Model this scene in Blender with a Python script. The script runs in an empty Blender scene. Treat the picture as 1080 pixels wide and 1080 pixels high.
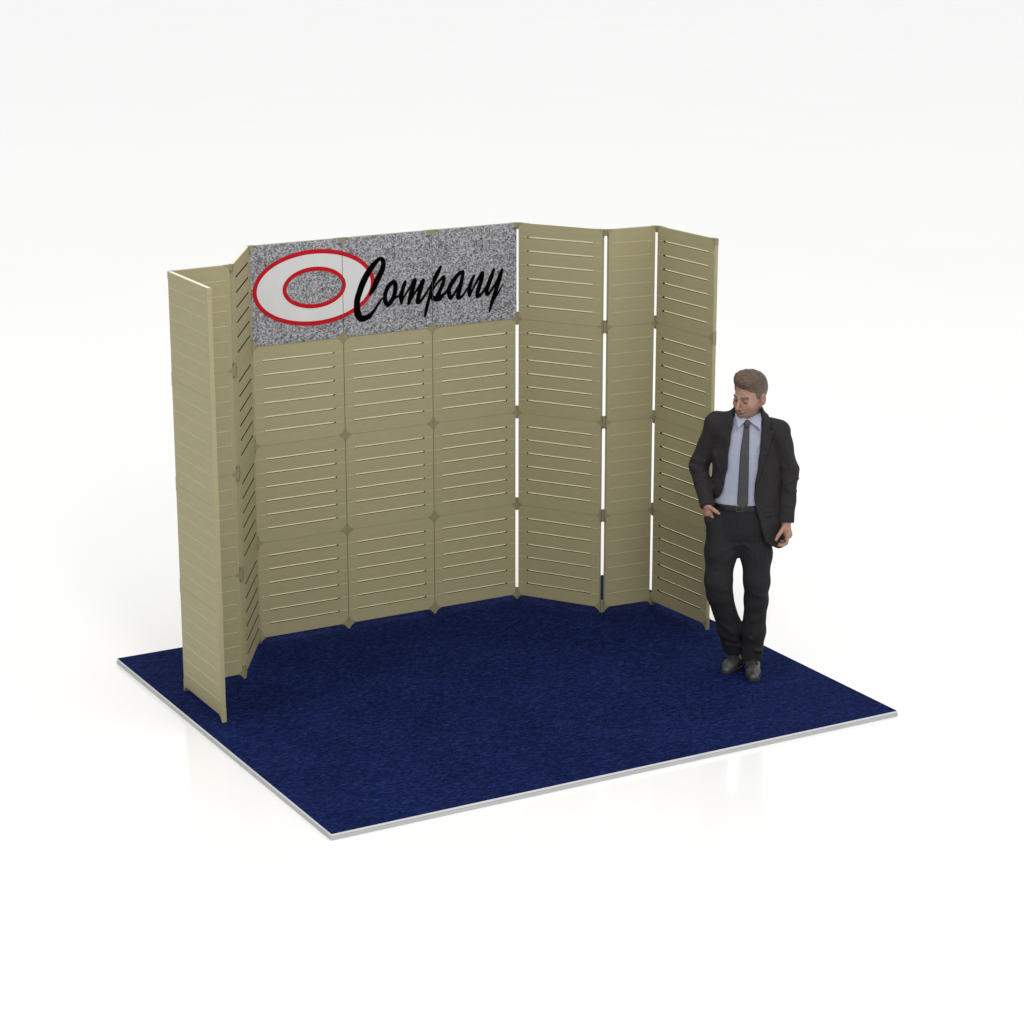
import bpy, bmesh, math
import numpy as np
from mathutils import Vector, Matrix

sc = bpy.context.scene
COL = sc.collection

# ------------------------------------------------------------------ helpers
def link(name, me, mat, parent=None):
    o = bpy.data.objects.new(name, me)
    COL.objects.link(o)
    if mat is not None:
        me.materials.append(mat)
    o.parent = parent
    return o

def empty(name, loc=(0, 0, 0), rz=0.0):
    o = bpy.data.objects.new(name, None)
    COL.objects.link(o)
    o.location = loc
    o.rotation_euler = (0, 0, rz)
    o.empty_display_size = 0.1
    return o

def tag(o, label=None, cat=None, group=None, kind=None):
    if label: o['label'] = label
    if cat: o['category'] = cat
    if group: o['group'] = group
    if kind: o['kind'] = kind
    return o

def mesh_pydata(name, v, f, smooth=False):
    me = bpy.data.meshes.new(name)
    me.from_pydata([tuple(map(float, p)) for p in v], [], [tuple(map(int, q)) for q in f])
    me.update()
    if smooth:
        me.polygons.foreach_set('use_smooth', [True] * len(me.polygons))
    return me

def bm_mesh(name, bm, smooth=False):
    bmesh.ops.recalc_face_normals(bm, faces=bm.faces[:])
    me = bpy.data.meshes.new(name)
    bm.to_mesh(me); bm.free()
    if smooth:
        me.polygons.foreach_set('use_smooth', [True] * len(me.polygons))
    return me

def add_box(bm, x0, x1, y0, y1, z0, z1):
    vs = [bm.verts.new(p) for p in ((x0,y0,z0),(x1,y0,z0),(x1,y1,z0),(x0,y1,z0),
                                    (x0,y0,z1),(x1,y0,z1),(x1,y1,z1),(x0,y1,z1))]
    for q in ((0,1,5,4),(1,2,6,5),(2,3,7,6),(3,0,4,7),(4,5,6,7),(3,2,1,0)):
        bm.faces.new([vs[i] for i in q])

def add_prism(bm, prof, x0, x1):
    """extrude a (y,z) profile along x"""
    a = [bm.verts.new((x0, y, z)) for y, z in prof]
    b = [bm.verts.new((x1, y, z)) for y, z in prof]
    n = len(prof)
    for i in range(n):
        j = (i + 1) % n
        bm.faces.new([a[i], a[j], b[j], b[i]])
    bm.faces.new(a); bm.faces.new(b[::-1])

# ------------------------------------------------------------------ materials
def mat(name):
    m = bpy.data.materials.new(name)
    m.use_nodes = True
    nt = m.node_tree
    return m, nt, nt.nodes['Principled BSDF']

def N(nt, t, **kw):
    n = nt.nodes.new(t)
    for k, v in kw.items():
        if k in n.inputs: n.inputs[k].default_value = v
        else: setattr(n, k, v)
    return n

def ramp(nt, stops):
    r = nt.nodes.new('ShaderNodeValToRGB')
    e = r.color_ramp.elements
    while len(e) > 1: e.remove(e[-1])
    e[0].position, e[0].color = stops[0][0], (*stops[0][1], 1)
    for p, c in stops[1:]:
        q = e.new(p); q.color = (*c, 1)
    return r

def noisy(name, c0, c1, scale, rough=0.6, bump=0.0, bscale=None, stretch=None, spec=0.3, detail=4):
    m, nt, b = mat(name)
    tc = N(nt, 'ShaderNodeTexCoord')
    src = tc.outputs['Object']
    if stretch:
        mp = N(nt, 'ShaderNodeMapping'); mp.inputs['Scale'].default_value = stretch
        nt.links.new(src, mp.inputs['Vector']); src = mp.outputs['Vector']
    n = N(nt, 'ShaderNodeTexNoise'); n.inputs['Scale'].default_value = scale; n.inputs['Detail'].default_value = detail
    nt.links.new(src, n.inputs['Vector'])
    r = ramp(nt, [(0.3, c0), (0.7, c1)])
    nt.links.new(n.outputs['Fac'], r.inputs['Fac'])
    nt.links.new(r.outputs['Color'], b.inputs['Base Color'])
    b.inputs['Roughness'].default_value = rough
    b.inputs['Specular IOR Level'].default_value = spec
    if bump:
        n2 = N(nt, 'ShaderNodeTexNoise'); n2.inputs['Scale'].default_value = bscale or scale
        n2.inputs['Detail'].default_value = 3
        nt.links.new(src, n2.inputs['Vector'])
        bp = N(nt, 'ShaderNodeBump'); bp.inputs['Strength'].default_value = bump; bp.inputs['Distance'].default_value = 0.002
        nt.links.new(n2.outputs['Fac'], bp.inputs['Height'])
        nt.links.new(bp.outputs['Normal'], b.inputs['Normal'])
    return m

M_PANEL = noisy('panel_olive', (.312, .281, .161), (.340, .306, .176), 14, .55, .15, 220, (1, 1, 5), .25)
def liner_mat():
    m, nt, b = mat('liner_translucent_cream')
    t = N(nt, 'ShaderNodeBsdfTranslucent'); t.inputs['Color'].default_value = (.60, .54, .34, 1)
    d = N(nt, 'ShaderNodeBsdfDiffuse'); d.inputs['Color'].default_value = (.5, .45, .27, 1)
    x = N(nt, 'ShaderNodeAddShader')
    nt.links.new(t.outputs[0], x.inputs[0]); nt.links.new(d.outputs[0], x.inputs[1])
    tc = N(nt, 'ShaderNodeTexCoord'); n = N(nt, 'ShaderNodeTexNoise'); n.inputs['Scale'].default_value = 9
    nt.links.new(tc.outputs['Object'], n.inputs['Vector'])
    r = ramp(nt, [(.3, (.54, .495, .335)), (.7, (.60, .55, .375))]); nt.links.new(n.outputs['Fac'], r.inputs['Fac'])
    nt.links.new(r.outputs['Color'], t.inputs['Color'])
    nt.links.new(x.outputs[0], nt.nodes['Material Output'].inputs['Surface'])
    d.inputs['Color'].default_value = (.3, .27, .16, 1)
    return m
M_LINER = liner_mat()
def vary(m, amt):
    nt = m.node_tree; b = nt.nodes['Principled BSDF']
    src = b.inputs['Base Color'].links[0].from_socket
    oi = N(nt, 'ShaderNodeObjectInfo'); mr = N(nt, 'ShaderNodeMapRange')
    mr.inputs['To Min'].default_value = 1-amt; mr.inputs['To Max'].default_value = 1+amt
    nt.links.new(oi.outputs['Random'], mr.inputs['Value'])
    hs = N(nt, 'ShaderNodeHueSaturation'); nt.links.new(mr.outputs['Result'], hs.inputs['Value']); nt.links.new(src, hs.inputs['Color'])
    nt.links.new(hs.outputs['Color'], b.inputs['Base Color'])
vary(M_PANEL, .025)
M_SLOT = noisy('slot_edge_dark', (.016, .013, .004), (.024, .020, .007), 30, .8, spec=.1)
M_CONN = noisy('connector_olive', (.222, .198, .116), (.242, .217, .128), 30, .5, spec=.3)
M_RIB = noisy('rib_pale_olive', (.41, .37, .235), (.45, .41, .265), 14, .5, spec=.3)
M_TOP_HIGHLIGHT = noisy('panel_top_highlight', (.80, .74, .55), (.84, .78, .59), 20, .5, spec=.3)  # bright light on the top edges, put into the colour
M_BASE = noisy('platform_white', (.40, .40, .405), (.44, .44, .445), 6, .5, spec=.3)
M_TRIM = noisy('trim_white', (.56, .56, .57), (.61, .61, .62), 6, .5, spec=.3)
M_RED = noisy('sign_red', (.40, .006, .012), (.44, .008, .014), 20, .7, spec=.1)
M_WHITE = noisy('sign_white', (.56, .56, .56), (.59, .59, .59), 10, .45)
M_BLACK = noisy('sign_black', (.0015, .0015, .0015), (.0025, .0025, .0025), 10, 1, spec=.0)

def granite():
    m, nt, b = mat('sign_granite')
    tc = N(nt, 'ShaderNodeTexCoord')
    n = N(nt, 'ShaderNodeTexNoise'); n.inputs['Scale'].default_value = 100; n.inputs['Detail'].default_value = 2.5
    n.inputs['Roughness'].default_value = .75
    v = N(nt, 'ShaderNodeTexVoronoi'); v.inputs['Scale'].default_value = 140
    nt.links.new(tc.outputs['Object'], n.inputs['Vector']); nt.links.new(tc.outputs['Object'], v.inputs['Vector'])
    sep = N(nt, 'ShaderNodeSeparateColor'); nt.links.new(v.outputs['Color'], sep.inputs['Color'])
    mx = N(nt, 'ShaderNodeMix'); mx.data_type = 'FLOAT'; mx.inputs['Factor'].default_value = .45
    nt.links.new(n.outputs['Fac'], mx.inputs['A']); nt.links.new(sep.outputs['Red'], mx.inputs['B'])
    r = ramp(nt, [(.20, (.025, .025, .03)), (.36, (.12, .12, .132)), (.50, (.23, .23, .248)), (.64, (.34, .34, .362)), (.82, (.58, .58, .60))])
    nt.links.new(mx.outputs['Result'], r.inputs['Fac'])
    nt.links.new(r.outputs['Color'], b.inputs['Base Color'])
    b.inputs['Roughness'].default_value = .5; b.inputs['Specular IOR Level'].default_value = .25
    return m
M_GRAN = granite()

def carpet_mat():
    m, nt, b = mat('carpet_blue')
    tc = N(nt, 'ShaderNodeTexCoord')
    mp = N(nt, 'ShaderNodeMapping'); mp.inputs['Rotation'].default_value = (0, 0, math.radians(22)); mp.inputs['Scale'].default_value = (.8, 2.2, 1)
    nt.links.new(tc.outputs['Object'], mp.inputs['Vector'])
    a = N(nt, 'ShaderNodeTexNoise'); a.inputs['Scale'].default_value = 46; a.inputs['Detail'].default_value = 5; a.inputs['Roughness'].default_value = .75
    a.inputs['Distortion'].default_value = .8
    c = N(nt, 'ShaderNodeTexNoise'); c.inputs['Scale'].default_value = 2.2; c.inputs['Detail'].default_value = 4
    nt.links.new(mp.outputs['Vector'], a.inputs['Vector']); nt.links.new(tc.outputs['Object'], c.inputs['Vector'])
    mx = N(nt, 'ShaderNodeMix'); mx.data_type = 'FLOAT'; mx.inputs['Factor'].default_value = .10
    nt.links.new(a.outputs['Fac'], mx.inputs['A']); nt.links.new(c.outputs['Fac'], mx.inputs['B'])
    r = ramp(nt, [(.37, (.0010, .0028, .014)), (.5, (.0036, .0084, .050)), (.62, (.0150, .0285, .130))])
    nt.links.new(mx.outputs['Result'], r.inputs['Fac'])
    nt.links.new(r.outputs['Color'], b.inputs['Base Color'])
    b.inputs['Roughness'].default_value = 1; b.inputs['Specular IOR Level'].default_value = .05
    bp = N(nt, 'ShaderNodeBump'); bp.inputs['Strength'].default_value = .8; bp.inputs['Distance'].default_value = .004
    nt.links.new(a.outputs['Fac'], bp.inputs['Height']); nt.links.new(bp.outputs['Normal'], b.inputs['Normal'])
    return m
M_CARPET = carpet_mat()

def floor_mat():
    m, nt, b = mat('floor_gloss_white')
    tc = N(nt, 'ShaderNodeTexCoord')
    n = N(nt, 'ShaderNodeTexNoise'); n.inputs['Scale'].default_value = .5; n.inputs['Detail'].default_value = 3
    nt.links.new(tc.outputs['Object'], n.inputs['Vector'])
    r = ramp(nt, [(.3, (.868, .866, .858)), (.7, (.882, .880, .874))])
    nt.links.new(n.outputs['Fac'], r.inputs['Fac']); nt.links.new(r.outputs['Color'], b.inputs['Base Color'])
    b.inputs['Roughness'].default_value = .12; b.inputs['IOR'].default_value = 1.65
    return m
M_FLOOR = floor_mat()

# ------------------------------------------------------------------ setting
W_, D_ = 3.460, 2.956           # carpet
FZ = -0.034
me = mesh_pydata('floor', [(-90, -40, FZ), (90, -40, FZ), (90, 160, FZ), (-90, 160, FZ)], [(0, 1, 2, 3)])
tag(link('floor', me, M_FLOOR), kind='structure')

plat = tag(empty('platform', (W_/2, D_/2, FZ)), 'low white edged square platform covered in dark blue carpet', 'platform')
bm = bmesh.new(); add_box(bm, -W_/2+.001, W_/2-.001, -D_/2+.001, D_/2-.001, 0.0005, .019)
link('base', bm_mesh('base', bm), M_BASE, plat)
bm = bmesh.new(); add_box(bm, -W_/2, W_/2, -D_/2, D_/2, .0188, .0305)
bmesh.ops.bevel(bm, geom=bm.edges[:], offset=.004, segments=2, affect='EDGES')
link('edge_trim', bm_mesh('edge_trim', bm), M_TRIM, plat)
bm = bmesh.new(); add_box(bm, -W_/2+.007, W_/2-.006, -D_/2+.008, D_/2-.006, .0295, .034)
link('carpet', bm_mesh('carpet', bm), M_CARPET, plat)

# ------------------------------------------------------------------ display wall
T = .024
FOOT, ROW = .035, .59125
H = 2.4
P = [(.142, 1.660), (.147, 2.237), (.518, 2.264), (.839, 2.789), (2.615, 2.789), (2.940, 2.288), (3.291, 2.266), (3.325, 1.680)]
d1 = (.839 + (2.615-.839)/3, 2.789); d2 = (.839 + 2*(2.615-.839)/3, 2.789)
NODES = [P[0], P[1], P[2], P[3], d1, d2, P[4], P[5], P[6], P[7]]
# bay kind, inset at each end
BAYS = [('plain', .002, .010), ('plain', .010, .0172), ('slot', .013, .013), ('slot', .013, .0019), ('slot', .0019, .0019),
        ('slot', .0019, .017), ('slot', .017, .016), ('plain', .016, .020), ('slot', .020, .002)]

wall = tag(empty('display_wall', (1.73, 2.3, 0)), 'olive beige folding display wall of slotted and plain panels standing on blue carpet', 'display wall')

def panel_mesh(w, kind):
    """one module: front faces -y, x along the width, z up"""
    h = ROW - .0012
    bm = bmesh.new()
    xs = [0, .060, w-.060, w]
    zc = [0]
    SH = .0106
    pitch = ROW/7
    if kind == 'slot':
        for k in range(1, 7):
            zc += [k*pitch - SH/2, k*pitch + SH/2]
    zc.append(h)
    nx, nz = 3, len(zc)-1
    solid = lambda i, j: 0 <= i < nx and 0 <= j < nz and not (kind == 'slot' and i == 1 and j % 2 == 1)
    SKIN = .0135                      # slats are thin, the frame round them is deeper
    dep = lambda i, j: SKIN if (kind == 'slot' and i == 1) else T
    V = {}
    def v(i, y, j):
        k = (i, round(y, 5), j)
        if k not in V: V[k] = bm.verts.new((xs[i], y, zc[j]))
        return V[k]
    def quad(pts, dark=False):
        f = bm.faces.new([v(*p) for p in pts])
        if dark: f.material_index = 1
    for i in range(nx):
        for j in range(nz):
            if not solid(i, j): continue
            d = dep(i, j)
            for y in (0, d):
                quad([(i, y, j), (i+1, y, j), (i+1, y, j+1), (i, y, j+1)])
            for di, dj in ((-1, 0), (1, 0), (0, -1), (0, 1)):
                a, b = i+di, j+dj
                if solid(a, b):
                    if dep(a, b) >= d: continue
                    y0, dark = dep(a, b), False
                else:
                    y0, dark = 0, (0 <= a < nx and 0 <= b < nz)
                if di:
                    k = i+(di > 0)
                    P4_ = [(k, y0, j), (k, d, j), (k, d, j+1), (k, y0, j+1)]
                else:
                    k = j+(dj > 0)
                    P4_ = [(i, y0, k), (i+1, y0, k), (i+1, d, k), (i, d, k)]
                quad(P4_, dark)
    bmesh.ops.recalc_face_normals(bm, faces=bm.faces[:])
    if kind == 'slot':               # translucent sheet behind the slats
        f = bm.faces.new([bm.verts.new(q) for q in ((.056, SKIN+.0012, .004), (w-.056, SKIN+.0012, .004), (w-.056, SKIN+.0012, h-.004), (.056, SKIN+.0012, h-.004))])
        f.material_index = 2
    # fine raised ribs that run on at the height of the slots (both faces)
    def rib(x0, x1, z, hgt, out):
        n0 = len(bm.faces)
        add_prism(bm, [(.001, z-hgt/2), (-out, z-hgt*.1), (-out*.2, z+hgt/2), (.001, z+hgt/2)], x0, x1)
        add_prism(bm, [(T-.001, z-hgt/2), (T+out, z-hgt*.1), (T+out*.2, z+hgt/2), (T-.001, z+hgt/2)], x0, x1)
        bm.faces.ensure_lookup_table()
        for f in bm.faces[n0:]: f.material_index = 3
    for k in range(1, 7):
        z = k*pitch
        if kind == 'slot':
            rib(.006, .052, z, .0046, .0014); rib(w-.052, w-.006, z, .0046, .0014)
        elif kind == 'plain':
            rib(.02, w-.02, z, .0046, .0014)
    if kind == 'plain':      # shallow upright bands near the ends
        for x in (.030, w-.034):
            add_box(bm, x, x+.003, -.0005, .001, .01, h-.01)
    me = bpy.data.meshes.new('panel'); bm.normal_update(); bm.to_mesh(me); bm.free()
    return me

cache = {}
def bay_frame(i):
    a, b = Vector(NODES[i]), Vector(NODES[i+1])
    L = (b-a).length; u = (b-a)/L
    return a, u, L
for i, (kind, ia, ib) in enumerate(BAYS):
    a, u, L = bay_frame(i)
    w = L-ia-ib
    rz = math.atan2(u.y, u.x)
    nrm = Vector((-u.y, u.x))          # back side of the wall
    org = a + u*ia - nrm*(T/2)
    for r in range(4):
        kd = 'flat' if (r == 3 and i in (3, 4, 5)) else kind
        key = (i, kd)
        if key not in cache:
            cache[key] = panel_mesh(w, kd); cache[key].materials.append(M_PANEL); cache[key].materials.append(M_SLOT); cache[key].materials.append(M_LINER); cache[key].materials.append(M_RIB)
        o = bpy.data.objects.new('panel', cache[key]); COL.objects.link(o)
        if kind == 'plain': o['label'] = 'narrow plain panel without slots' if i in (1, 7) else 'plain end panel without slots'
        o.parent = wall
        o.location = (org.x-1.73, org.y-2.3, FOOT + r*ROW)
        o.rotation_euler = (0, 0, rz)
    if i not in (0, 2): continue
    # highlight on the top edge, painted as a pale cream strip
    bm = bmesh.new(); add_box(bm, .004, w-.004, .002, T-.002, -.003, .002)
    o = link('top_highlight', bm_mesh('top_highlight', bm), M_TOP_HIGHLIGHT, wall)
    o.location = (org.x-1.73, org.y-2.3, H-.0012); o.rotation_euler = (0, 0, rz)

def star_half(r, tip, lo=True, hi=True):
    """outline (x>=0,z) of half a four-pointed star with hollow sides"""
    pts = []
    n = 7
    def quad(sgn):
        q = []
        for k in range(n+1):
            t = k/n*math.pi/2
            # circle centred on (r,r): hollow side from (r,tip) to (tip,r)
            ax, az = r-(r-tip)*math.sin(t), r-(r-tip)*math.cos(t)
            lx, lz = r+(tip-r)*k/n, tip+(r-tip)*k/n
            q.append((.62*ax+.38*lx, sgn*(.62*az+.38*lz)))
        return q
    if hi: pts += quad(1)[::-1]             # from (tip,r) down to (r,tip)
    else: pts += [(r, 0)]
    if lo: pts += quad(-1)                  # from (r,-tip) to (tip,-r)
    else: pts += [(r, 0)]
    top = r if hi else 0
    bot = -r if lo else 0
    return [(0, top)] + pts + [(0, bot)]

def connector(ni, lvl):
    r, tip = .040, .006
    lo, hi = True, lvl < 4
    bm = bmesh.new()
    dirs = []
    if ni > 0: a, u, L = bay_frame(ni-1); dirs.append((-u, Vector((-u.y, u.x))))
    if ni < len(NODES)-1: a, u, L = bay_frame(ni); dirs.append((u, Vector((-u.y, u.x))))
    folded = 2 == len(dirs) and ni not in (4, 5)
    for dr, nb in dirs:
        prof = star_half(r, tip, lo, hi)
        x0 = .006 if folded else (.0002 if len(dirs) == 2 else 0)
        if lvl == 0:      # the lowest arm is the foot
            prof = [(x, max(z, -r+.003)) for x, z in prof]
        pts = [(max(x, x0), z) for x, z in prof]
        clean = []
        for q in pts:
            if not clean or (abs(q[0]-clean[-1][0]) + abs(q[1]-clean[-1][1])) > 1e-5: clean.append(q)
        if (abs(clean[0][0]-clean[-1][0]) + abs(clean[0][1]-clean[-1][1])) < 1e-5: clean.pop()
        th = T/2+.0008
        F = [bm.verts.new((dr.x*x-nb.x*th, dr.y*x-nb.y*th, z)) for x, z in clean]
        B = [bm.verts.new((dr.x*x+nb.x*th, dr.y*x+nb.y*th, z)) for x, z in clean]
        n = len(clean)
        for k in range(n):
            j = (k+1) % n
            bm.faces.new([F[k], F[j], B[j], B[k]])
        bm.faces.new(F); bm.faces.new(B[::-1])
    if folded:           # hinge barrel
        zt = r if hi else -.001; zb = -r+.003 if lo else 0
        rr = .008
        ring0 = [bm.verts.new((rr*math.cos(t*math.pi/5), rr*math.sin(t*math.pi/5), zb)) for t in range(10)]
        ring1 = [bm.verts.new((rr*math.cos(t*math.pi/5), rr*math.sin(t*math.pi/5), zt)) for t in range(10)]
        for k in range(10):
            j = (k+1) % 10
            bm.faces.new([ring0[k], ring0[j], ring1[j], ring1[k]])
        bm.faces.new(ring1); bm.faces.new(ring0[::-1])
    bmesh.ops.recalc_face_normals(bm, faces=bm.faces[:])
    me = bpy.data.meshes.new('connector'); bm.to_mesh(me); bm.free()
    o = link('connector', me, M_PANEL if ni < 2 else M_CONN, wall)
    z = FOOT+.002 if lvl == 0 else FOOT + lvl*ROW
    if lvl == 4: z = H
    o.location = (NODES[ni][0]-1.73, NODES[ni][1]-2.3, z)
for ni in range(len(NODES)):
    for lvl in range(5):
        connector(ni, lvl)

# ------------------------------------------------------------------ sign
S0 = .839; SW = 1.776/3
YS = 2.789 - T/2
sign = tag(empty('company_sign', (S0+.888, YS, FOOT+3*ROW)), 'grey speckled sign with red and white oval ring and black script word Company', 'sign')
SC = (S0+.888, YS, FOOT+3*ROW)
def corner_cut_sheet(w, h, r, y0, y1):
    bm = bmesh.new()
    pts = []
    n = 6
    for cx, cz, a0 in ((0, 0, 90), (w, 0, 180), (w, h, 270), (0, h, 360)):
        seq = []
        base = {90: (90, 0), 180: (180, 90), 270: (270, 180), 360: (360, 270)}[a0]
        for k in range(n+1):
            t = math.radians(base[0] + (base[1]-base[0])*k/n)
            seq.append((cx + r*math.cos(t), cz + r*math.sin(t)))
        pts += seq
    A = [bm.verts.new((x, y0, z)) for x, z in pts]; B = [bm.verts.new((x, y1, z)) for x, z in pts]
    m = len(pts)
    for k in range(m):
        j = (k+1) % m
        bm.faces.new([A[k], A[j], B[j], B[k]])
    bm.faces.new(A); bm.faces.new(B[::-1])
    return bm_mesh('sign_panel', bm)
for k in range(3):
    w = SW-.004
    o = link('sign_panel', corner_cut_sheet(w-(.010 if k != 1 else 0), ROW-.005, .027, -.0030, -.0004), M_GRAN, sign)
    o.location = (S0 + k*SW + .002 + (.010 if k == 0 else 0) - SC[0], 0, .004)

def flat_shape(name, fn, x0, x1, z0, z1, y, m, h=.002):
    """2D surface net of fn(s,z)<0 laid on the sign at depth y, split at the panel seams"""
    xs = np.arange(x0, x1, h); zs = np.arange(z0, z1, h)
    X, Z = np.meshgrid(xs, zs, indexing='ij')
    D = fn(X, Z)
    for k in (1, 2): D = np.maximum(D, .0016-np.abs(X-k*SW))
    ins = D < 0
    c = [(0, 0), (1, 0), (1, 1), (0, 1)]
    nx, nz = D.shape
    acc = np.zeros((nx-1, nz-1, 2)); cnt = np.zeros((nx-1, nz-1))
    sl = lambda A, i, j: A[i:nx-1+i, j:nz-1+j]
    for a in range(4):
        (i0, j0), (i1, j1) = c[a], c[(a+1) % 4]
        d0, d1 = sl(D, i0, j0), sl(D, i1, j1)
        cr = (d0 < 0) != (d1 < 0)
        t = np.where(cr, d0/np.where(cr, d0-d1, 1), 0)
        acc[..., 0] += cr*(i0+(i1-i0)*t); acc[..., 1] += cr*(j0+(j1-j0)*t); cnt += cr
    full = cnt == 0
    cnt[full] = 1
    px = np.where(full, .5, acc[..., 0]/cnt); pz = np.where(full, .5, acc[..., 1]/cnt)
    I, J = np.meshgrid(np.arange(nx-1), np.arange(nz-1), indexing='ij')
    vx = x0+(I+px)*h; vz = z0+(J+pz)*h
    idx = (I*(nz-1)+J)
    ii, jj = np.nonzero(ins[1:-1, 1:-1]); ii += 1; jj += 1
    F = np.stack([idx[ii-1, jj-1], idx[ii, jj-1], idx[ii, jj], idx[ii-1, jj]], 1)
    used, inv = np.unique(F, return_inverse=True)
    Vx, Vz = vx.ravel()[used], vz.ravel()[used]
    V = np.stack([Vx + S0-SC[0], np.full(len(used), y), Vz - SC[2]], 1)
    return link(name, mesh_pydata(name, V, inv.reshape(-1, 4)), m, sign)

def ell(a, b, c=(.410, 2.125)):
    def f(X, Z):
        q = np.sqrt(((X-c[0])/a)**2 + ((Z-c[1])/b)**2)
        g = np.sqrt(((X-c[0])/a**2)**2 + ((Z-c[1])/b**2)**2)+1e-6
        return (q-1)*q/g
    return f
def ring(o, i): return lambda X, Z: np.maximum(o(X, Z), -i(X, Z))
eo, eoi = ell(.391, .224), ell(.365, .198)
ei, eii = ell(.203, .122), ell(.178, .097)
flat_shape('logo_band', ring(eoi, ei), .0, .85, 1.88, 2.37, -.0042, M_WHITE)
flat_shape('logo_ring', ring(eo, eoi), .0, .85, 1.88, 2.37, -.0048, M_RED)
flat_shape('logo_ring', ring(ei, eii), .15, .65, 1.98, 2.27, -.0048, M_RED)

STROKES = [
 [(0.768,2.054,.0094),(0.792,2.085,.0167),(0.813,2.126,.0187),(0.837,2.166,.0187),(0.855,2.202,.0177),(0.859,2.235,.0146),(0.852,2.254,.0125),(0.836,2.258,.0115),(0.815,2.245,.0135),(0.786,2.217,.0177),(0.755,2.178,.0198),(0.725,2.129,.0208),(0.701,2.074,.0198),(0.684,2.024,.0198),(0.682,1.977,.0208),(0.688,1.939,.0229),(0.706,1.913,.0187),(0.734,1.913,.0177),(0.766,1.926,.0146),(0.795,1.954,.0094),(0.824,1.992,.0073),(0.848,2.021,.0057)],
 [(0.925,2.116,.0115),(0.896,2.095,.0135),(0.875,2.063,.0135),(0.866,2.026,.0135),(0.871,1.995,.0146),(0.886,1.979,.0135),(0.908,1.998,.0146),(0.927,2.03,.0146),(0.936,2.067,.0146),(0.936,2.1,.0146),(0.925,2.118,.0104)],
 [(0.918,2.012,.0083),(0.945,2.019,.0068),(0.971,2.028,.0063)],
 [(1.001,2.104,.0115),(0.985,2.063,.0135),(0.974,2.026,.0156),(0.976,1.985,.0104),(0.979,1.992,.0063),(1.008,2.037,.0068),(1.04,2.077,.0083),(1.066,2.11,.0125),(1.054,2.066,.0146),(1.037,2.02,.0146),(1.026,1.978,.0115),(1.029,1.982,.0073),(1.061,2.027,.0073),(1.093,2.067,.0083),(1.123,2.105,.0115),(1.106,2.057,.0146),(1.09,2.01,.0146),(1.084,1.975,.0125),(1.108,1.985,.0094),(1.135,2.016,.0083),(1.162,2.054,.0057),(1.173,2.074,.0047)],
 [(1.241,2.176,.0081),(1.222,2.143,.0139),(1.198,2.103,.0145),(1.178,2.054,.0104),(1.161,1.991,.0104),(1.146,1.94,.0116),(1.132,1.885,.0075)],
 [(1.178,2.038,.0093),(1.182,1.998,.0127),(1.191,1.989,.015),(1.226,1.985,.0174),(1.25,1.999,.0116),(1.274,2.018,.0075),(1.292,2.038,.0069)],
 [(1.179,2.032,.0081),(1.209,2.07,.0069),(1.236,2.096,.0081),(1.263,2.112,.0104),(1.256,2.073,.0127),(1.236,2.033,.0127),(1.218,1.997,.0162)],
 [(1.392,2.131,.0116),(1.365,2.123,.0127),(1.335,2.093,.0139),(1.307,2.058,.015),(1.295,2.022,.015),(1.307,1.981,.0116),(1.337,2.013,.0075),(1.37,2.058,.0081),(1.386,2.099,.0104),(1.394,2.128,.0104),(1.382,2.073,.0127),(1.367,2.026,.015),(1.358,1.979,.0139),(1.388,1.986,.0081),(1.412,2.017,.0064),(1.427,2.034,.0058)],
 [(1.467,2.1,.0093),(1.449,2.067,.0116),(1.436,2.025,.0139),(1.436,1.982,.0081),(1.466,2.033,.0069),(1.497,2.079,.0093),(1.527,2.114,.0116),(1.515,2.061,.0139),(1.497,2.014,.015),(1.49,1.974,.0116),(1.521,1.99,.0075),(1.548,2.023,.0064)],
 [(1.603,2.126,.0104),(1.588,2.087,.0139),(1.567,2.04,.015),(1.554,2.004,.015),(1.563,1.978,.0093),(1.594,2.011,.0081),(1.625,2.051,.0093),(1.655,2.108,.0104),(1.663,2.119,.0081),(1.643,2.06,.0127),(1.618,1.998,.0139),(1.594,1.935,.0127),(1.574,1.875,.0069)],
 [(1.612,1.95,.0058),(1.643,1.996,.0058),(1.67,2.034,.0041)],
]
def smooth_path(pts, n=6):
    p = np.array(pts); out = []
    q = np.vstack([2*p[0]-p[1], p, 2*p[-1]-p[-2]])
    for i in range(1, len(q)-2):
        for k in range(n):
            t = k/n
            a, b, c, d = q[i-1], q[i], q[i+1], q[i+2]
            out.append(.5*((2*b)+(c-a)*t+(2*a-5*b+4*c-d)*t*t+(-a+3*b-3*c+d)*t**3))
    out.append(p[-1])
    return np.array(out)
def strokes(X, Z):
    D = np.full(X.shape, 9.0)
    for st in STROKES:
        p = smooth_path(st)
        for (x0, z0, r0), (x1, z1, r1) in zip(p[:-1], p[1:]):
            m = .05
            i0 = np.searchsorted(X[:, 0], min(x0, x1)-m); i1 = np.searchsorted(X[:, 0], max(x0, x1)+m)
            j0 = np.searchsorted(Z[0], min(z0, z1)-m); j1 = np.searchsorted(Z[0], max(z0, z1)+m)
            xx, zz = X[i0:i1, j0:j1]-x0, Z[i0:i1, j0:j1]-z0
            dx, dz = x1-x0, z1-z0
            t = np.clip((xx*dx+zz*dz)/max(dx*dx+dz*dz, 1e-9), 0, 1)
            d = np.hypot(xx-t*dx, zz-t*dz) - (r0+(r1-r0)*t)
            D[i0:i1, j0:j1] = np.minimum(D[i0:i1, j0:j1], d)
    return D
flat_shape('lettering', strokes, .62, 1.74, 1.84, 2.32, -.0056, M_BLACK, .0018)

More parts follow.
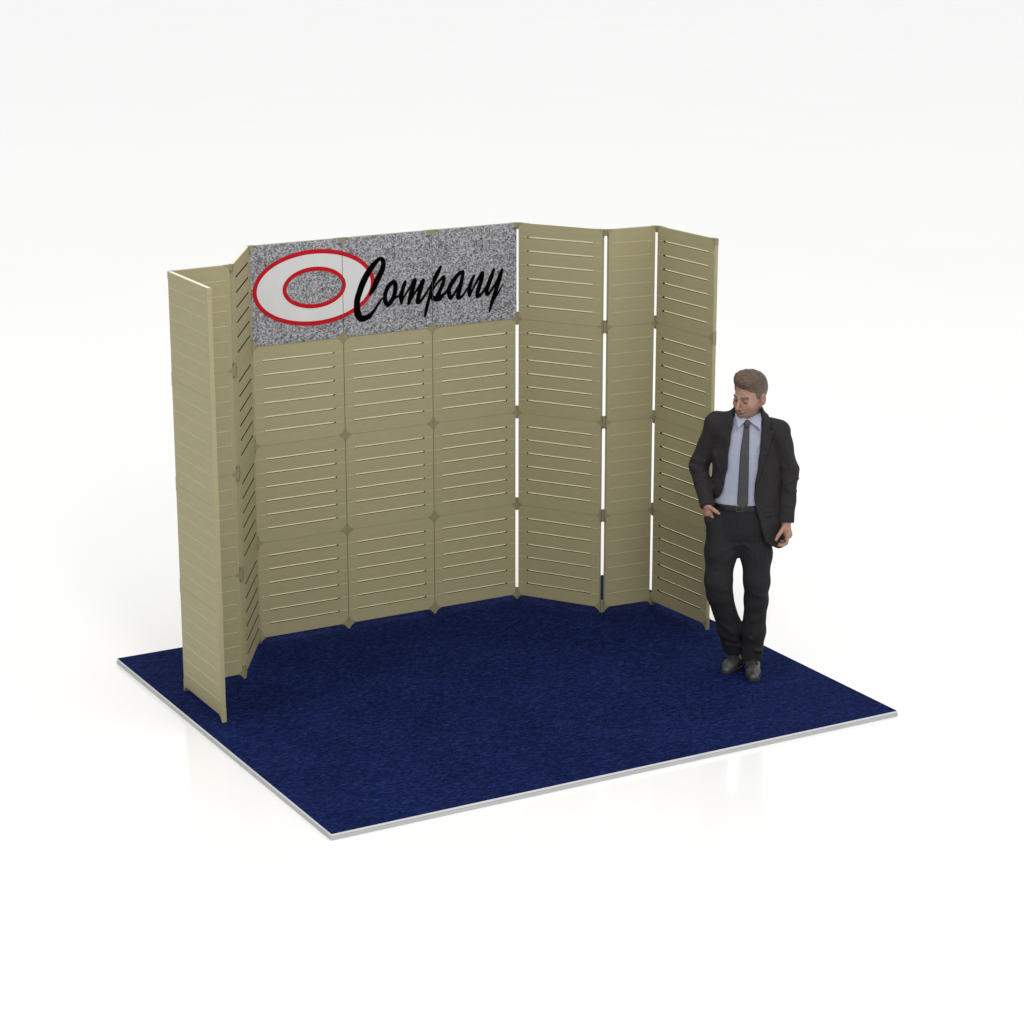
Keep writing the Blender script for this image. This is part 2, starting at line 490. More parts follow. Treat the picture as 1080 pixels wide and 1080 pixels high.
# ------------------------------------------------------------------ person (implicit surfaces)
A3 = lambda *p: np.array(p, np.float32)
def smin(a, b, k):
    h = np.clip(.5+.5*(b-a)/k, 0, 1)
    return b+(a-b)*h - k*h*(1-h)
def smax(a, b, k): return -smin(-a, -b, k)
def sphere(P, c, r): return np.linalg.norm(P-A3(*c), axis=1)-r
def ellip(P, c, r):
    q = (P-A3(*c)); r = A3(*r)
    k0 = np.linalg.norm(q/r, axis=1); k1 = np.linalg.norm(q/(r*r), axis=1)+1e-6
    return k0*(k0-1)/k1
def cap(P, a, b, ra, rb):
    a = A3(*a); b = A3(*b); ba = b-a
    t = np.clip((P-a)@ba/max(float(ba@ba), 1e-9), 0, 1)
    return np.linalg.norm(P-a-t[:, None]*ba, axis=1) - (ra+(rb-ra)*t)
def chain(P, pts, k=.01):
    d = None
    for (a, ra), (b, rb) in zip(pts[:-1], pts[1:]):
        e = cap(P, a, b, ra, rb)
        d = e if d is None else smin(d, e, k)
    return d
def loft(P, tab, yaw, n=2.3):
    tab = np.array(tab, np.float32); z = tab[:, 0]
    f = lambda c: np.interp(P[:, 2], z, tab[:, c])
    cx, cy, rx, ry = f(1), f(2), f(3), f(4)
    x, y = P[:, 0]-cx, P[:, 1]-cy
    c, s = math.cos(yaw), math.sin(yaw)
    u, v = x*c+y*s, -x*s+y*c
    q = (np.abs(u/rx)**n+np.abs(v/ry)**n)**(1/n)
    d = (q-1)*np.minimum(rx, ry)
    return np.maximum(d, np.maximum(z[0]-P[:, 2], P[:, 2]-z[-1]))
def folds(P, segs):
    o = np.zeros(len(P), np.float32)
    for a, b, r, amp in segs:
        d = cap(P, a, b, 0, 0)
        o += amp*np.exp(-(d/r)**2)
    return o

def sdf_mesh(name, fn, lo, hi, h, material, parent, smooth_it=0):
    lo = np.array(lo, float); hi = np.array(hi, float)
    B = 8; HB = h*B
    nb = np.ceil((hi-lo)/HB).astype(int)+1
    g = np.stack(np.meshgrid(*[np.arange(k) for k in nb], indexing='ij'), -1).reshape(-1, 3)
    cen = (lo+(g+.5)*HB-h*.5).astype(np.float32)
    dc = fn(cen)
    full = np.repeat(np.repeat(np.repeat(np.where(dc.reshape(nb) < 0, -1., 1.).astype(np.float32), B, 0), B, 1), B, 2)
    act = g[np.abs(dc) < HB*1.25]
    off = np.stack(np.meshgrid(*[np.arange(B)]*3, indexing='ij'), -1).reshape(-1, 3)
    for s in range(0, len(act), 1500):
        a = act[s:s+1500]
        idx = (a[:, None, :]*B+off[None]).reshape(-1, 3)
        v = fn((lo+idx*h).astype(np.float32))
        full[idx[:, 0], idx[:, 1], idx[:, 2]] = v
    D = full; ins = D < 0
    n = D.shape
    s8 = [(i, j, k) for i in (0, 1) for j in (0, 1) for k in (0, 1)]
    S = lambda A, o: A[o[0]:n[0]-1+o[0], o[1]:n[1]-1+o[1], o[2]:n[2]-1+o[2]]
    cnt = np.zeros((n[0]-1, n[1]-1, n[2]-1), np.int8)
    for o in s8: cnt += S(ins, o)
    cells = np.argwhere((cnt > 0) & (cnt < 8))
    acc = np.zeros((len(cells), 3)); num = np.zeros(len(cells))
    for a in s8:
        for ax in range(3):
            if a[ax]: continue
            b = list(a); b[ax] = 1
            i0 = cells+np.array(a); i1 = cells+np.array(b)
            d0 = D[i0[:, 0], i0[:, 1], i0[:, 2]]; d1 = D[i1[:, 0], i1[:, 1], i1[:, 2]]
            cr = (d0 < 0) != (d1 < 0)
            t = np.where(cr, d0/np.where(cr, d0-d1, 1), 0)
            p = np.array(a, float)[None].repeat(len(cells), 0); p[:, ax] += t
            acc += p*cr[:, None]; num += cr
    V = lo+(cells+acc/num[:, None])*h
    if parent is man: V[:, 0] -= .027*V[:, 2]          # weight carried on one leg: the body leans
    vid = -np.ones(cnt.shape, np.int32); vid[tuple(cells.T)] = np.arange(len(cells))
    Fs = []
    for ax in range(3):
        o1 = [0, 0, 0]; o1[ax] = 1
        s0 = tuple(slice(1, n[k]-1) for k in range(3))
        s1 = tuple(slice(1+o1[k], n[k]-1+o1[k]) for k in range(3))
        a, b = ins[s0], ins[s1]
        e = np.argwhere(a != b)+1
        fl = ins[tuple(e.T)]
        u, w = [(1, 2), (2, 0), (0, 1)][ax]
        q = []
        for du, dw in ((-1, -1), (0, -1), (0, 0), (-1, 0)):
            c = e.copy(); c[:, u] += du; c[:, w] += dw
            q.append(vid[tuple(c.T)])
        q = np.stack(q, 1)
        q[~fl] = q[~fl][:, ::-1]
        Fs.append(q)
    F = np.vstack(Fs); F = F[(F >= 0).all(1)]
    me = bpy.data.meshes.new(name)
    me.vertices.add(len(V)); me.vertices.foreach_set('co', V.astype(np.float32).ravel())
    me.loops.add(F.size); me.loops.foreach_set('vertex_index', F.ravel().astype(np.int32))
    me.polygons.add(len(F)); me.polygons.foreach_set('loop_start', np.arange(0, F.size, 4, dtype=np.int32))
    me.polygons.foreach_set('use_smooth', np.ones(len(F), bool))
    me.update(calc_edges=True); me.validate()
    o = link(name, me, material, parent)
    return o, V

YAW = math.radians(29.41687)
man = tag(empty('person', (3.060, .928, 0.0), -YAW), 'man in dark suit looking down with one hand in his pocket', 'person')
TY = math.radians(-14)
SK = .024

# --- head frame
HC = A3(.041, .020, 1.636); HYAW = math.radians(-40); HP = math.radians(8); HR = math.radians(3)
Rz = np.array(Matrix.Rotation(HYAW, 3, 'Z')); Rx = np.array(Matrix.Rotation(HP, 3, 'X')); Ry = np.array(Matrix.Rotation(HR, 3, 'Y'))
RH = (Rz@Rx@Ry).astype(np.float32)
HS = 1.08
def to_head(P): return ((P-HC)@RH)/HS
def from_head(p): return tuple(HC+HS*(RH@A3(*p)))

def head_sdf(Q):
    d = ellip(Q, (0, .018, .040), (.074, .094, .088))
    d = smin(d, ellip(Q, (0, -.020, -.030), (.060, .068, .080)), .03)
    jaw = ellip(Q, (0, -.034, -.070), (.052, .054, .046))
    d = smin(d, jaw, .025)
    d = smin(d, ellip(Q, (0, -.078, -.103), (.022, .017, .016)), .018)
    for s in (-1, 1):
        d = smin(d, ellip(Q, (s*.041, -.056, -.026), (.019, .022, .018)), .02)
        d = smin(d, cap(Q, (s*.012, -.088, .019), (s*.041, -.074, .021), .0075, .006), .012)
        d = smax(d, -ellip(Q, (s*.031, -.096, .003), (.018, .016, .011)), .010)
    nose = cap(Q, (0, -.087, .012), (0, -.113, -.030), .0068, .0100)
    d = smin(d, nose, .012)
    for s in (-1, 1):
        d = smin(d, sphere(Q, (s*.0115, -.100, -.036), .0078), .006)
    d = smin(d, ellip(Q, (0, -.086, -.060), (.026, .012, .006)), .008)
    d = smin(d, ellip(Q, (0, -.085, -.073), (.023, .012, .007)), .008)
    d = d+.003*np.exp(-((Q[:, 2]+.0665-12*Q[:, 0]**2)/.0025)**2)*(np.abs(Q[:, 0]) < .03)*(Q[:, 1] < -.06)
    for s in (-1, 1):       # cheek crease, eyelids
        d = d+.0022*np.exp(-(cap(Q, (s*.022, -.095, -.038), (s*.034, -.08, -.066), 0, 0)/.006)**2)
        d = smin(d, ellip(Q, (s*.031, -.078, .003), (.0140, .0105, .0100)), .003)
        ear = ellip(Q, (s*.079, .012, -.002), (.011, .020, .033))
        ear = smax(ear, -ellip(Q, (s*.090, .006, .002), (.008, .011, .020)), .006)
        d = smin(d, ear, .010)
    return d

ARM_L = [((-.135, .085, 1.465), .05), ((-.238, .13, 1.20), .043), ((-.200, -.022, 1.018), .027)]
ARM_R = [((.20, -.03, 1.445), .05), ((.262, .03, 1.20), .045), ((.243, -.05, .925), .028)]
def fingers(P, K, wv, lens, dirs, r=.0092):
    K = np.array(K); wv = np.array(wv, float); wv /= np.linalg.norm(wv)
    d = None
    for i in range(4):
        p = K+wv*(.031-.0205*i); pts = [(tuple(p-np.array(dirs[0])*.03), r), (tuple(p), r+.0008)]
        for j, (dv, ll) in enumerate(zip(dirs, (1, .62, .5))):
            dv = np.array(dv, float)+np.array([0, 0, .05*(i-1)*(j > 0)]); dv /= np.linalg.norm(dv)
            p = p+dv*lens[i]*ll
            pts.append((tuple(p), r-.0008*(j+1)))
        e = chain(P, pts, .003)
        d = e if d is None else smin(d, e, .002)
    return d

TORSO = [(.84, -.015, .06, .150, .100), (.95, -.012, .06, .145, .10), (1.08, .0, .055, .130, .095), (1.25, .022, .05, .150, .105),
         (1.38, .032, .045, .155, .10), (1.46, .034, .04, .10, .07), (1.52, .032, .035, .05, .05)]
def body_fn(P):
    d = head_sdf(to_head(P))
    d = smin(d, cap(P, from_head((0, .036, -.055)), (.032, .042, 1.46), .052, .060), .025)
    d = smin(d, loft(P, TORSO, TY), .03)
    for A, cl in ((ARM_L, (-.02, .05, 1.46)), (ARM_R, (.09, .01, 1.46))):
        d = smin(d, cap(P, cl, A[0][0], .045, .05), .03)
        d = smin(d, chain(P, A, .02), .02)
    for pts in ([((-.105, .06, .86), .085), ((-.14, -.01, .52), .055), ((-.035, .135, .09), .036), ((-.06, .07, .035), .025)],
                [((.075, .06, .86), .085), ((.08, .0, .52), .052), ((.06, .05, .09), .036), ((.055, -.06, .035), .025)]):
        d = smin(d, chain(P, pts, .02), .03)
    # hanging hand
    palm = cap(P, (.243, -.052, .915), (.249, -.084, .862), .022, .025)
    palm = smin(palm, cap(P, (.246, -.108, .866), (.252, -.062, .858), .014, .014), .02)
    f = fingers(P, (.250, -.085, .853), (-.12, -1, .12), (.038, .043, .040, .031),
                [(-.22, -.18, -.95), (-.85, -.15, -.42), (-.97, -.05, .05)])
    th = chain(P, [((.236, -.070, .912), .0135), ((.209, -.098, .880), .0115), ((.190, -.112, .858), .0100), ((.178, -.117, .838), .0080)], .004)
    d = smin(d, smin(smin(palm, f, .006), th, .008), .012)
    # hand slipped into the pocket
    palm = cap(P, (-.203, -.022, 1.018), (-.200, -.012, .968), .021, .023)
    palm = smin(palm, cap(P, (-.212, .008, .972), (-.184, -.030, .970), .013, .013), .02)
    f = fingers(P, (-.192, -.004, .950), (.45, -.7, 0), (.036, .040, .038, .030),
                [(.40, .18, -.90), (.40, .25, -.85), (.4, .3, -.8)])
    th = chain(P, [((-.190, -.034, 1.006), .0135), ((-.167, -.060, .998), .0115), ((-.153, -.064, .988), .0105), ((-.139, -.062, .978), .0085)], .004)
    d = smin(d, smin(smin(palm, f, .006), th, .008), .012)
    return d

def skin_mat():
    m, nt, b = mat('skin')
    at = N(nt, 'ShaderNodeVertexColor'); at.layer_name = 'tint'
    n = N(nt, 'ShaderNodeTexNoise'); n.inputs['Scale'].default_value = 60; n.inputs['Detail'].default_value = 4
    tc = N(nt, 'ShaderNodeTexCoord'); nt.links.new(tc.outputs['Object'], n.inputs['Vector'])
    r = ramp(nt, [(.3, (.86, .84, .82)), (.7, (1.1, 1.08, 1.06))]); nt.links.new(n.outputs['Fac'], r.inputs['Fac'])
    mx = N(nt, 'ShaderNodeMix'); mx.data_type = 'RGBA'; mx.blend_type = 'MULTIPLY'; mx.inputs['Factor'].default_value = 1
    nt.links.new(at.outputs['Color'], mx.inputs['A']); nt.links.new(r.outputs['Color'], mx.inputs['B'])
    nt.links.new(mx.outputs['Result'], b.inputs['Base Color'])
    b.inputs['Roughness'].default_value = .55; b.inputs['Specular IOR Level'].default_value = .3
    return m
M_SKIN = skin_mat()
body, V = sdf_mesh('body', body_fn, (-.32, -.18, -.01), (.35, .25, 1.83), .003, M_SKIN, man)
Q = to_head((V+np.stack([.027*V[:, 2], 0*V[:, 2], 0*V[:, 2]], 1)).astype(np.float32))
c = np.tile(np.array([.325, .195, .148]), (len(V), 1))
def blend(w, col):
    global c
    w = np.clip(w, 0, 1)[:, None]; c = c*(1-w)+np.array(col)*w
g = lambda d, r: np.exp(-(np.maximum(d, 0)/r)**2)
front = Q[:, 1] < -.03
isb = V[:, 2] > 1.45
st = (1/(1+np.exp((Q[:, 2]+.040)/.008)))*(1/(1+np.exp((Q[:, 1]-.03)/.01)))*isb
blend(.68*st, (.128, .088, .070))
blend(.5*g(ellip(Q, (0, -.11, -.035), (.014, .012, .012)), .012), (.36, .165, .12))
for s in (-1, 1):
    blend(.45*g(ellip(Q, (s*.045, -.07, -.022), (.01, .01, .008)), .016), (.36, .165, .12))
    blend(.9*g(cap(Q, (s*.014, -.094, .0215), (s*.048, -.076, .0235), 0, 0)-.0022, .0035), (.075, .048, .034))
    blend(.95*g(ellip(Q, (s*.031, -.088, .0005), (.0135, .006, .003)), .0025), (.022, .015, .013))
    blend(.7*g(ellip(Q, (s*.031, -.085, .002), (.016, .010, .010)), .006), (.20, .105, .078))
    blend(.5*g(ellip(Q, (s*.082, .012, 0), (.012, .018, .03)), .006), (.30, .12, .085))
    blend(.8*g(sphere(Q, (s*.010, -.106, -.043), .003), .004), (.08, .035, .03))
blend(.50*g(ellip(Q, (0, -.094, -.066), (.026, .012, .009)), .004), (.23, .105, .088))
blend(.9*g(np.maximum(np.abs(Q[:, 2]+.0665-12*Q[:, 0]**2)-.0008, np.maximum(np.abs(Q[:, 0])-.028, Q[:, 1]+.06)), .0022), (.07, .03, .026))
blend(.35*(V[:, 2] < 1.1), (.36, .19, .14))
blend(1.0*(V[:, 2] < .3), (.012, .012, .013))        # dark socks
ca = body.data.color_attributes.new('tint', 'FLOAT_COLOR', 'POINT')
ca.data.foreach_set('color', np.hstack([c, np.ones((len(c), 1))]).astype(np.float32).ravel())

# --- hair
def hair_mat():
    m, nt, b = mat('hair')
    tc = N(nt, 'ShaderNodeTexCoord')
    at = N(nt, 'ShaderNodeVertexColor'); at.layer_name = 'tint'
    mp = N(nt, 'ShaderNodeMapping'); mp.inputs['Rotation'].default_value = (0, .5, -.5); mp.inputs['Scale'].default_value = (.7, 5.5, 5.0)
    nt.links.new(tc.outputs['Object'], mp.inputs['Vector'])
    n = N(nt, 'ShaderNodeTexNoise'); n.inputs['Scale'].default_value = 22; n.inputs['Detail'].default_value = 1.6; n.inputs['Roughness'].default_value = .6
    n.inputs['Distortion'].default_value = .5
    nt.links.new(mp.outputs['Vector'], n.inputs['Vector'])
    r = ramp(nt, [(.34, (.62, .60, .58)), (.50, (.95, .95, .95)), (.66, (1.4, 1.36, 1.3))]); nt.links.new(n.outputs['Fac'], r.inputs['Fac'])
    mx = N(nt, 'ShaderNodeMix'); mx.data_type = 'RGBA'; mx.blend_type = 'MULTIPLY'; mx.inputs['Factor'].default_value = 1
    nt.links.new(at.outputs['Color'], mx.inputs['A']); nt.links.new(r.outputs['Color'], mx.inputs['B'])
    nt.links.new(mx.outputs['Result'], b.inputs['Base Color'])
    b.inputs['Roughness'].default_value = .5; b.inputs['Specular IOR Level'].default_value = .3
    bp = N(nt, 'ShaderNodeBump'); bp.inputs['Strength'].default_value = .6; bp.inputs['Distance'].default_value = .005
    nt.links.new(n.outputs['Fac'], bp.inputs['Height']); nt.links.new(bp.outputs['Normal'], b.inputs['Normal'])
    return m
def hair_fn(P):
    Q = to_head(P)
    d = ellip(Q, (0, .020, .044), (.081, .101, .094))
    d = smin(d, ellip(Q, (.004, -.030, .098), (.060, .058, .034)), .03)     # quiff
    d = smin(d, ellip(Q, (-.02, -.01, .112), (.045, .060, .026)), .02)
    # hair line: swept, lower on the sides
    x = np.abs(Q[:, 0])
    front = -.080+.16*np.maximum(x-.045, 0)/.03*.25
    zl = .072-.02*np.clip((x-.03)/.04, 0, 1)-.22*np.clip(Q[:, 0], -.05, .05)
    line = np.where(Q[:, 1] < -.035, zl, np.interp(Q[:, 1], [-.035, -.022, -.012, .022, .034, .10], [.052, -.012, -.018, .030, -.045, -.070]))
    d = smax(d, line-Q[:, 2], .006)
    s = .0025*np.sin(Q[:, 0]*90+Q[:, 1]*160+8*np.sin(Q[:, 2]*40))+.0018*np.sin(Q[:, 1]*330+Q[:, 0]*140+5*np.sin(Q[:, 0]*60))
    top = np.clip((Q[:, 2]-.06)/.03, 0, 1)
    return d-.4*s*top
M_HAIR = hair_mat()
hair, V = sdf_mesh('hair', hair_fn, (-.14, -.16, 1.50), (.22, .20, 1.83), .0025, M_HAIR, man)
Q = to_head((V+np.stack([.027*V[:, 2], 0*V[:, 2], 0*V[:, 2]], 1)).astype(np.float32))
c = np.tile(np.array([.088, .057, .039]), (len(V), 1))
blend(.7/(1+np.exp((Q[:, 2]-.046)/.008)), (.120, .106, .094))
ca = hair.data.color_attributes.new('tint', 'FLOAT_COLOR', 'POINT')
ca.data.foreach_set('color', np.hstack([c, np.ones((len(c), 1))]).astype(np.float32).ravel())

# --- clothes
M_SUIT = noisy('suit_charcoal', (.0150, .0132, .0145), (.0215, .0190, .0205), 60, .85, .25, 900, spec=.25)
M_TROU = noisy('trouser_charcoal', (.0115, .0112, .0130), (.0160, .0157, .0180), 60, .85, .25, 900, spec=.25)
M_TIE = noisy('tie_grey', (.040, .039, .043), (.055, .053, .058), 120, .6, .2, 700)
M_SHIRT = noisy('shirt_blue', (.305, .328, .415), (.340, .362, .455), 90, .8, .2, 700, spec=.2)
for m_ in (M_SUIT, M_TROU):
    b_ = m_.node_tree.nodes['Principled BSDF']
    b_.inputs['Sheen Weight'].default_value = .015; b_.inputs['Sheen Roughness'].default_value = .4
M_BELT = noisy('belt_black', (.008, .008, .008), (.014, .013, .012), 60, .4)
M_METAL = noisy('buckle_grey', (.05, .05, .05), (.07, .07, .07), 60, .3)
M_SHOE = noisy('shoe_grey', (.026, .025, .026), (.052, .051, .053), 45, .38, .2, 300, spec=.5)
M_SOLE = noisy('sole_black', (.010, .010, .010), (.016, .015, .014), 60, .7)

SHIRT = [(.98, -.012, .06, .158, .112), (1.08, .0, .055, .150, .108), (1.20, .015, .052, .163, .116), (1.32, .028, .05, .168, .120),
         (1.42, .034, .045, .150, .108), (1.49, .034, .038, .095, .090), (1.54, .034, .030, .064, .066)]
def shirt_core(P):
    d = loft(P, SHIRT, TY)
    return d-1.8*folds(P, [((-.10, -.06, 1.06), (-.02, -.08, 1.03), .011, .008), ((.05, -.1, 1.30), (.09, -.07, 1.40), .010, .004), ((-.06, -.07, 1.36), (-.03, -.08, 1.24), .010, .004), ((-.10, -.04, 1.18), (-.03, -.08, 1.16), .009, .005), ((-.11, -.05, 1.12), (-.03, -.08, 1.08), .010, .007),
                       ((.06, -.09, 1.12), (.02, -.08, 1.05), .010, .006), ((-.08, -.06, 1.22), (-.03, -.08, 1.13), .010, .002),
                       ((.07, -.1, 1.24), (.04, -.08, 1.14), .010, .002)])
def shirt_fn(P):
    d = shirt_core(P)
    # collar stand and leaves
    ax = np.hypot(P[:, 0]-.036, P[:, 1]-.030)
    zt = 1.548+.38*(P[:, 1]-.03)
    st = np.maximum(np.abs(ax-(.072-.10*(P[:, 2]-1.50)))-.005, np.maximum(P[:, 2]-zt, 1.47-P[:, 2]))
    d = smin(d, st, .004)
    for s, tip, side in ((-1, (-.030, -.084, 1.488), (-.034, .005, 1.540)), (1, (.088, -.094, 1.482), (.106, .000, 1.545))):
        top = (.022+s*.008, -.052, 1.520)
        for t in (0, .2, .4, .6, .8, 1):
            q = tuple((1-t)*np.array(top)+t*np.array(side))
            d = smin(d, cap(P, q, tip, .0075, .0045), .004)
    return d
sdf_mesh('shirt', shirt_fn, (-.2, -.16, .96), (.24, .2, 1.60), .003, M_SHIRT, man)

def tie_fn(P):
    xt = np.interp(P[:, 2], [1.03, 1.335, 1.50], [-.004, .006, .021])
    w = np.interp(P[:, 2], [1.03, 1.335, 1.47, 1.50], [.031, .024, .0155, .014])
    ds = loft(P, SHIRT, TY)
    d = smax(np.abs(P[:, 0]-xt)-w, np.maximum(ds-.010, P[:, 1]-.0), .004)
    d = np.maximum(d, np.maximum(P[:, 2]-1.50, (1.005+np.abs(P[:, 0]-xt)*.9)-P[:, 2]))
    kn = ellip(P, (.0215, -.062, 1.497), (.021, .018, .024))
    kn = smax(kn, np.abs(P[:, 0]-.0215)-(.012+.35*(P[:, 2]-1.480)), .006)
    return smin(d, kn, .004)
sdf_mesh('tie', tie_fn, (-.06, -.14, .98), (.07, .03, 1.54), .0025, M_TIE, man)

JACK = [(.70, .03, .065, .230, .140), (.88, .022, .062, .224, .140), (.98, .022, .06, .207, .136), (1.08, .026, .055, .198, .128), (1.20, .026, .052, .193, .134),
        (1.33, .03, .048, .198, .136), (1.42, .036, .044, .185, .124), (1.48, .036, .038, .140, .108), (1.53, .034, .034, .088, .088), (1.566, .034, .032, .078, .080)]
XL = ([.70, .97, 1.0, 1.055, 1.15, 1.36, 1.50, 1.56], [-.40, -.40, -.26, -.132, -.099, -.076, -.056, -.040])
XR = ([.70, .78, .893, .98, 1.045, 1.08, 1.23, 1.36, 1.50, 1.56], [.17, .132, .100, .080, .064, .058, .0765, .092, .104, .104])
def sleeve(P, A, r, cutoff):
    d = chain(P, [(A[0][0], r[0]), (A[1][0], r[1]), (A[2][0], r[2])], .03)
    a, b = np.array(A[1][0]), np.array(A[2][0]); v = (b-a)/np.linalg.norm(b-a)
    q = b+v*cutoff
    cut = (P-A3(*q))@A3(*v)
    return smax(d, cut, .006)
F_J = [  # creases: start, end, width, height
    ((-.29, .08, 1.22), (-.20, .06, 1.18), .014, .010), ((-.29, .10, 1.26), (-.20, .06, 1.24), .014, .008), ((-.27, .03, 1.14), (-.20, .02, 1.17), .013, .009),
    ((-.24, .03, 1.10), (-.17, .02, 1.11), .011, .006), ((-.22, .02, 1.36), (-.15, .0, 1.30), .016, .006),
    ((.31, .02, 1.22), (.22, -.04, 1.25), .014, .009), ((.31, -.02, 1.17), (.22, -.05, 1.15), .014, .010), ((.30, -.03, 1.10), (.22, -.08, 1.12), .012, .008),
    ((.29, -.07, 1.02), (.21, -.09, 1.04), .011, .006), ((.26, -.09, 1.38), (.22, -.09, 1.28), .016, .006), ((.14, -.13, 1.10), (.06, -.12, 1.08), .014, .006),
    ((.16, -.12, 1.16), (.08, -.13, 1.09), .014, .005), ((.15, -.12, 1.02), (.08, -.12, 1.07), .014, .005), ((-.15, -.05, 1.22), (-.10, -.08, 1.05), .014, .006),
    ((-.16, .0, 1.3), (-.12, -.06, 1.1), .014, .005)]
def jacket_fn(P):
    d = loft(P, JACK, TY)
    z = P[:, 2]
    d = smin(d, cap(P, (-.015, .05, 1.498), (-.140, .086, 1.468), .050, .062), .035)
    d = smin(d, cap(P, (.088, .008, 1.495), (.203, -.032, 1.447), .050, .064), .035)
    # lapels and chest pocket
    xl, xr = np.interp(z, *XL), np.interp(z, *XR)
    wl = np.interp(z, [1.13, 1.46, 1.461, 1.56], [0, .068, .046, .040])
    inl = np.minimum(np.minimum(P[:, 0]-xl, xl+wl-P[:, 0]), z-1.13)
    wr = np.interp(z, [1.13, 1.46, 1.461, 1.56], [0, .070, .048, .044])
    inr = np.minimum(np.minimum(xr+wr-P[:, 0], P[:, 0]-xr), z-1.13)
    lap = np.maximum(inl, inr)
    d = d-(.0095*np.clip(lap/.003, 0, 1)-.004*np.exp(-((lap+.003)/.004)**2))*(P[:, 1] < .02)
    # flap pocket
    fp = np.maximum(np.abs(P[:, 0]-.165)-.05, np.abs(z-.985-.1*(P[:, 0]-.165))-.022)
    d = d-.004*np.clip(-fp/.003, 0, 1)*(P[:, 1] < .02)
    # hem and front opening
    hem = (.815-.42*(P[:, 0]-.10)) - z
    d = smax(d, np.maximum(hem, .764-z), .006)
    op = np.maximum(np.maximum(xl-P[:, 0], P[:, 0]-xr), P[:, 1]-.035)
    d = smax(d, -op, .004)
    d = smax(d, -cap(P, (.036, .028, 1.49), (.036, .028, 1.62), .068, .070), .004)
    sl = sleeve(P, ARM_L, (.065, .052, .042), .012)
    sr = sleeve(P, ARM_R, (.066, .057, .045), .004)
    d = smin(d, sl, .014); d = smin(d, sr, .005)
    wob = .0022*np.sin(P[:, 2]*38+P[:, 0]*20)*np.sin(P[:, 0]*45+P[:, 1]*30+1.3)
    return d-folds(P, F_J)*1.4-wob*1.5
sdf_mesh('jacket', jacket_fn, (-.34, -.20, .70), (.36, .26, 1.60), .0035, M_SUIT, man)
# jacket buttons and breast pocket welt sit on the jacket
def trouser_fn(P):
    z = P[:, 2]
    d = loft(P, [(.70, -.020, .05, .050, .060), (.76, -.019, .055, .110, .090), (.82, -.017, .06, .165, .112), (.86, -.017, .06, .182, .119), (.90, -.015, .06, .178, .119), (1.005, -.012, .06, .164, .117)], TY)
    L = [((-.105, .06, .86), .093), ((-.122, .03, .72), .089), ((-.137, -.008, .56), .076), ((-.132, .0, .48), .071), ((-.070, .075, .26), .069), ((-.040, .125, .095), .060)]
    R = [((.075, .06, .86), .093), ((.080, .03, .72), .090), ((.081, -.005, .56), .072), ((.079, .01, .44), .066), ((.067, .03, .25), .066), ((.058, .045, .075), .060)]
    for i, pts in enumerate((L, R)):
        e = chain(P, pts, .03)
        e = smax(e, (.088 if i == 0 else .072)-z, .006)
        d = smin(d, e, .016)
    d = smin(d, cap(P, (-.182, -.010, .925), (-.165, .0, .83), .036, .02), .05)       # hand in pocket
    d = np.maximum(d, z-1.004)
    F = [((.03, -.06, .16), (.11, -.02, .14), .012, .010), ((.01, -.04, .115), (.10, -.05, .125), .010, .010), ((.02, -.06, .21), (.10, .0, .24), .014, .006),
         ((-.09, .04, .16), (-.01, .06, .15), .012, .009), ((-.11, .03, .22), (-.03, .03, .19), .013, .007), ((-.12, .0, .30), (-.06, .0, .25), .014, .006),
         ((-.18, -.05, .72), (-.04, -.05, .78), .014, .006), ((-.15, -.06, .66), (-.05, -.05, .74), .014, .005), ((.12, -.05, .72), (.0, -.06, .79), .014, .006),
         ((.13, -.04, .66), (.02, -.05, .75), .014, .004), ((-.20, -.05, .56), (-.10, -.08, .53), .016, .005), ((.05, -.08, .50), (.13, -.06, .48), .015, .005),
         ((.13, -.04, .38), (.05, -.05, .33), .016, .005), ((-.02, -.07, .98), (-.02, -.07, .80), .006, .003),
         ((-.215, .0, .935), (-.155, -.05, .975), .006, .004), ((-.10, -.07, .85), (-.12, -.07, .56), .008, .0025), ((.075, -.06, .82), (.08, -.075, .5), .008, .0025)]
    wob = .0025*np.sin(z*26+P[:, 0]*18)*np.sin(P[:, 0]*40+P[:, 1]*34)
    return d-folds(P, F)*1.7-wob*.6
sdf_mesh('trousers', trouser_fn, (-.25, -.14, .05), (.22, .24, 1.03), .0035, M_TROU, man)

def belt_fn(P):
    d = loft(P, [(.9, -.012, .06, .170, .122), (1.2, -.012, .06, .163, .120)], TY, 2.3)
    return smax(smax(d, -(d+.012), .001), np.abs(P[:, 2]-1.003)-.017, .003)
sdf_mesh('belt', belt_fn, (-.2, -.12, .97), (.2, .22, 1.04), .003, M_BELT, man)
def buckle_fn(P):
    q = np.maximum(np.abs(P[:, 0]+.022)-.020, np.abs(P[:, 2]-1.003)-.017)
    q = np.maximum(q, -np.maximum(np.abs(P[:, 0]+.022)-.016, np.abs(P[:, 2]-1.003)-.013))
    d = loft(P, [(.9, -.012, .06, .170, .122), (1.2, -.012, .06, .163, .120)], TY, 2.3)
    return np.maximum(np.maximum(q, np.abs(d-.002)-.003), P[:, 1])
sdf_mesh('belt_buckle', buckle_fn, (-.06, -.10, .97), (.02, .0, 1.04), .002, M_METAL, man)

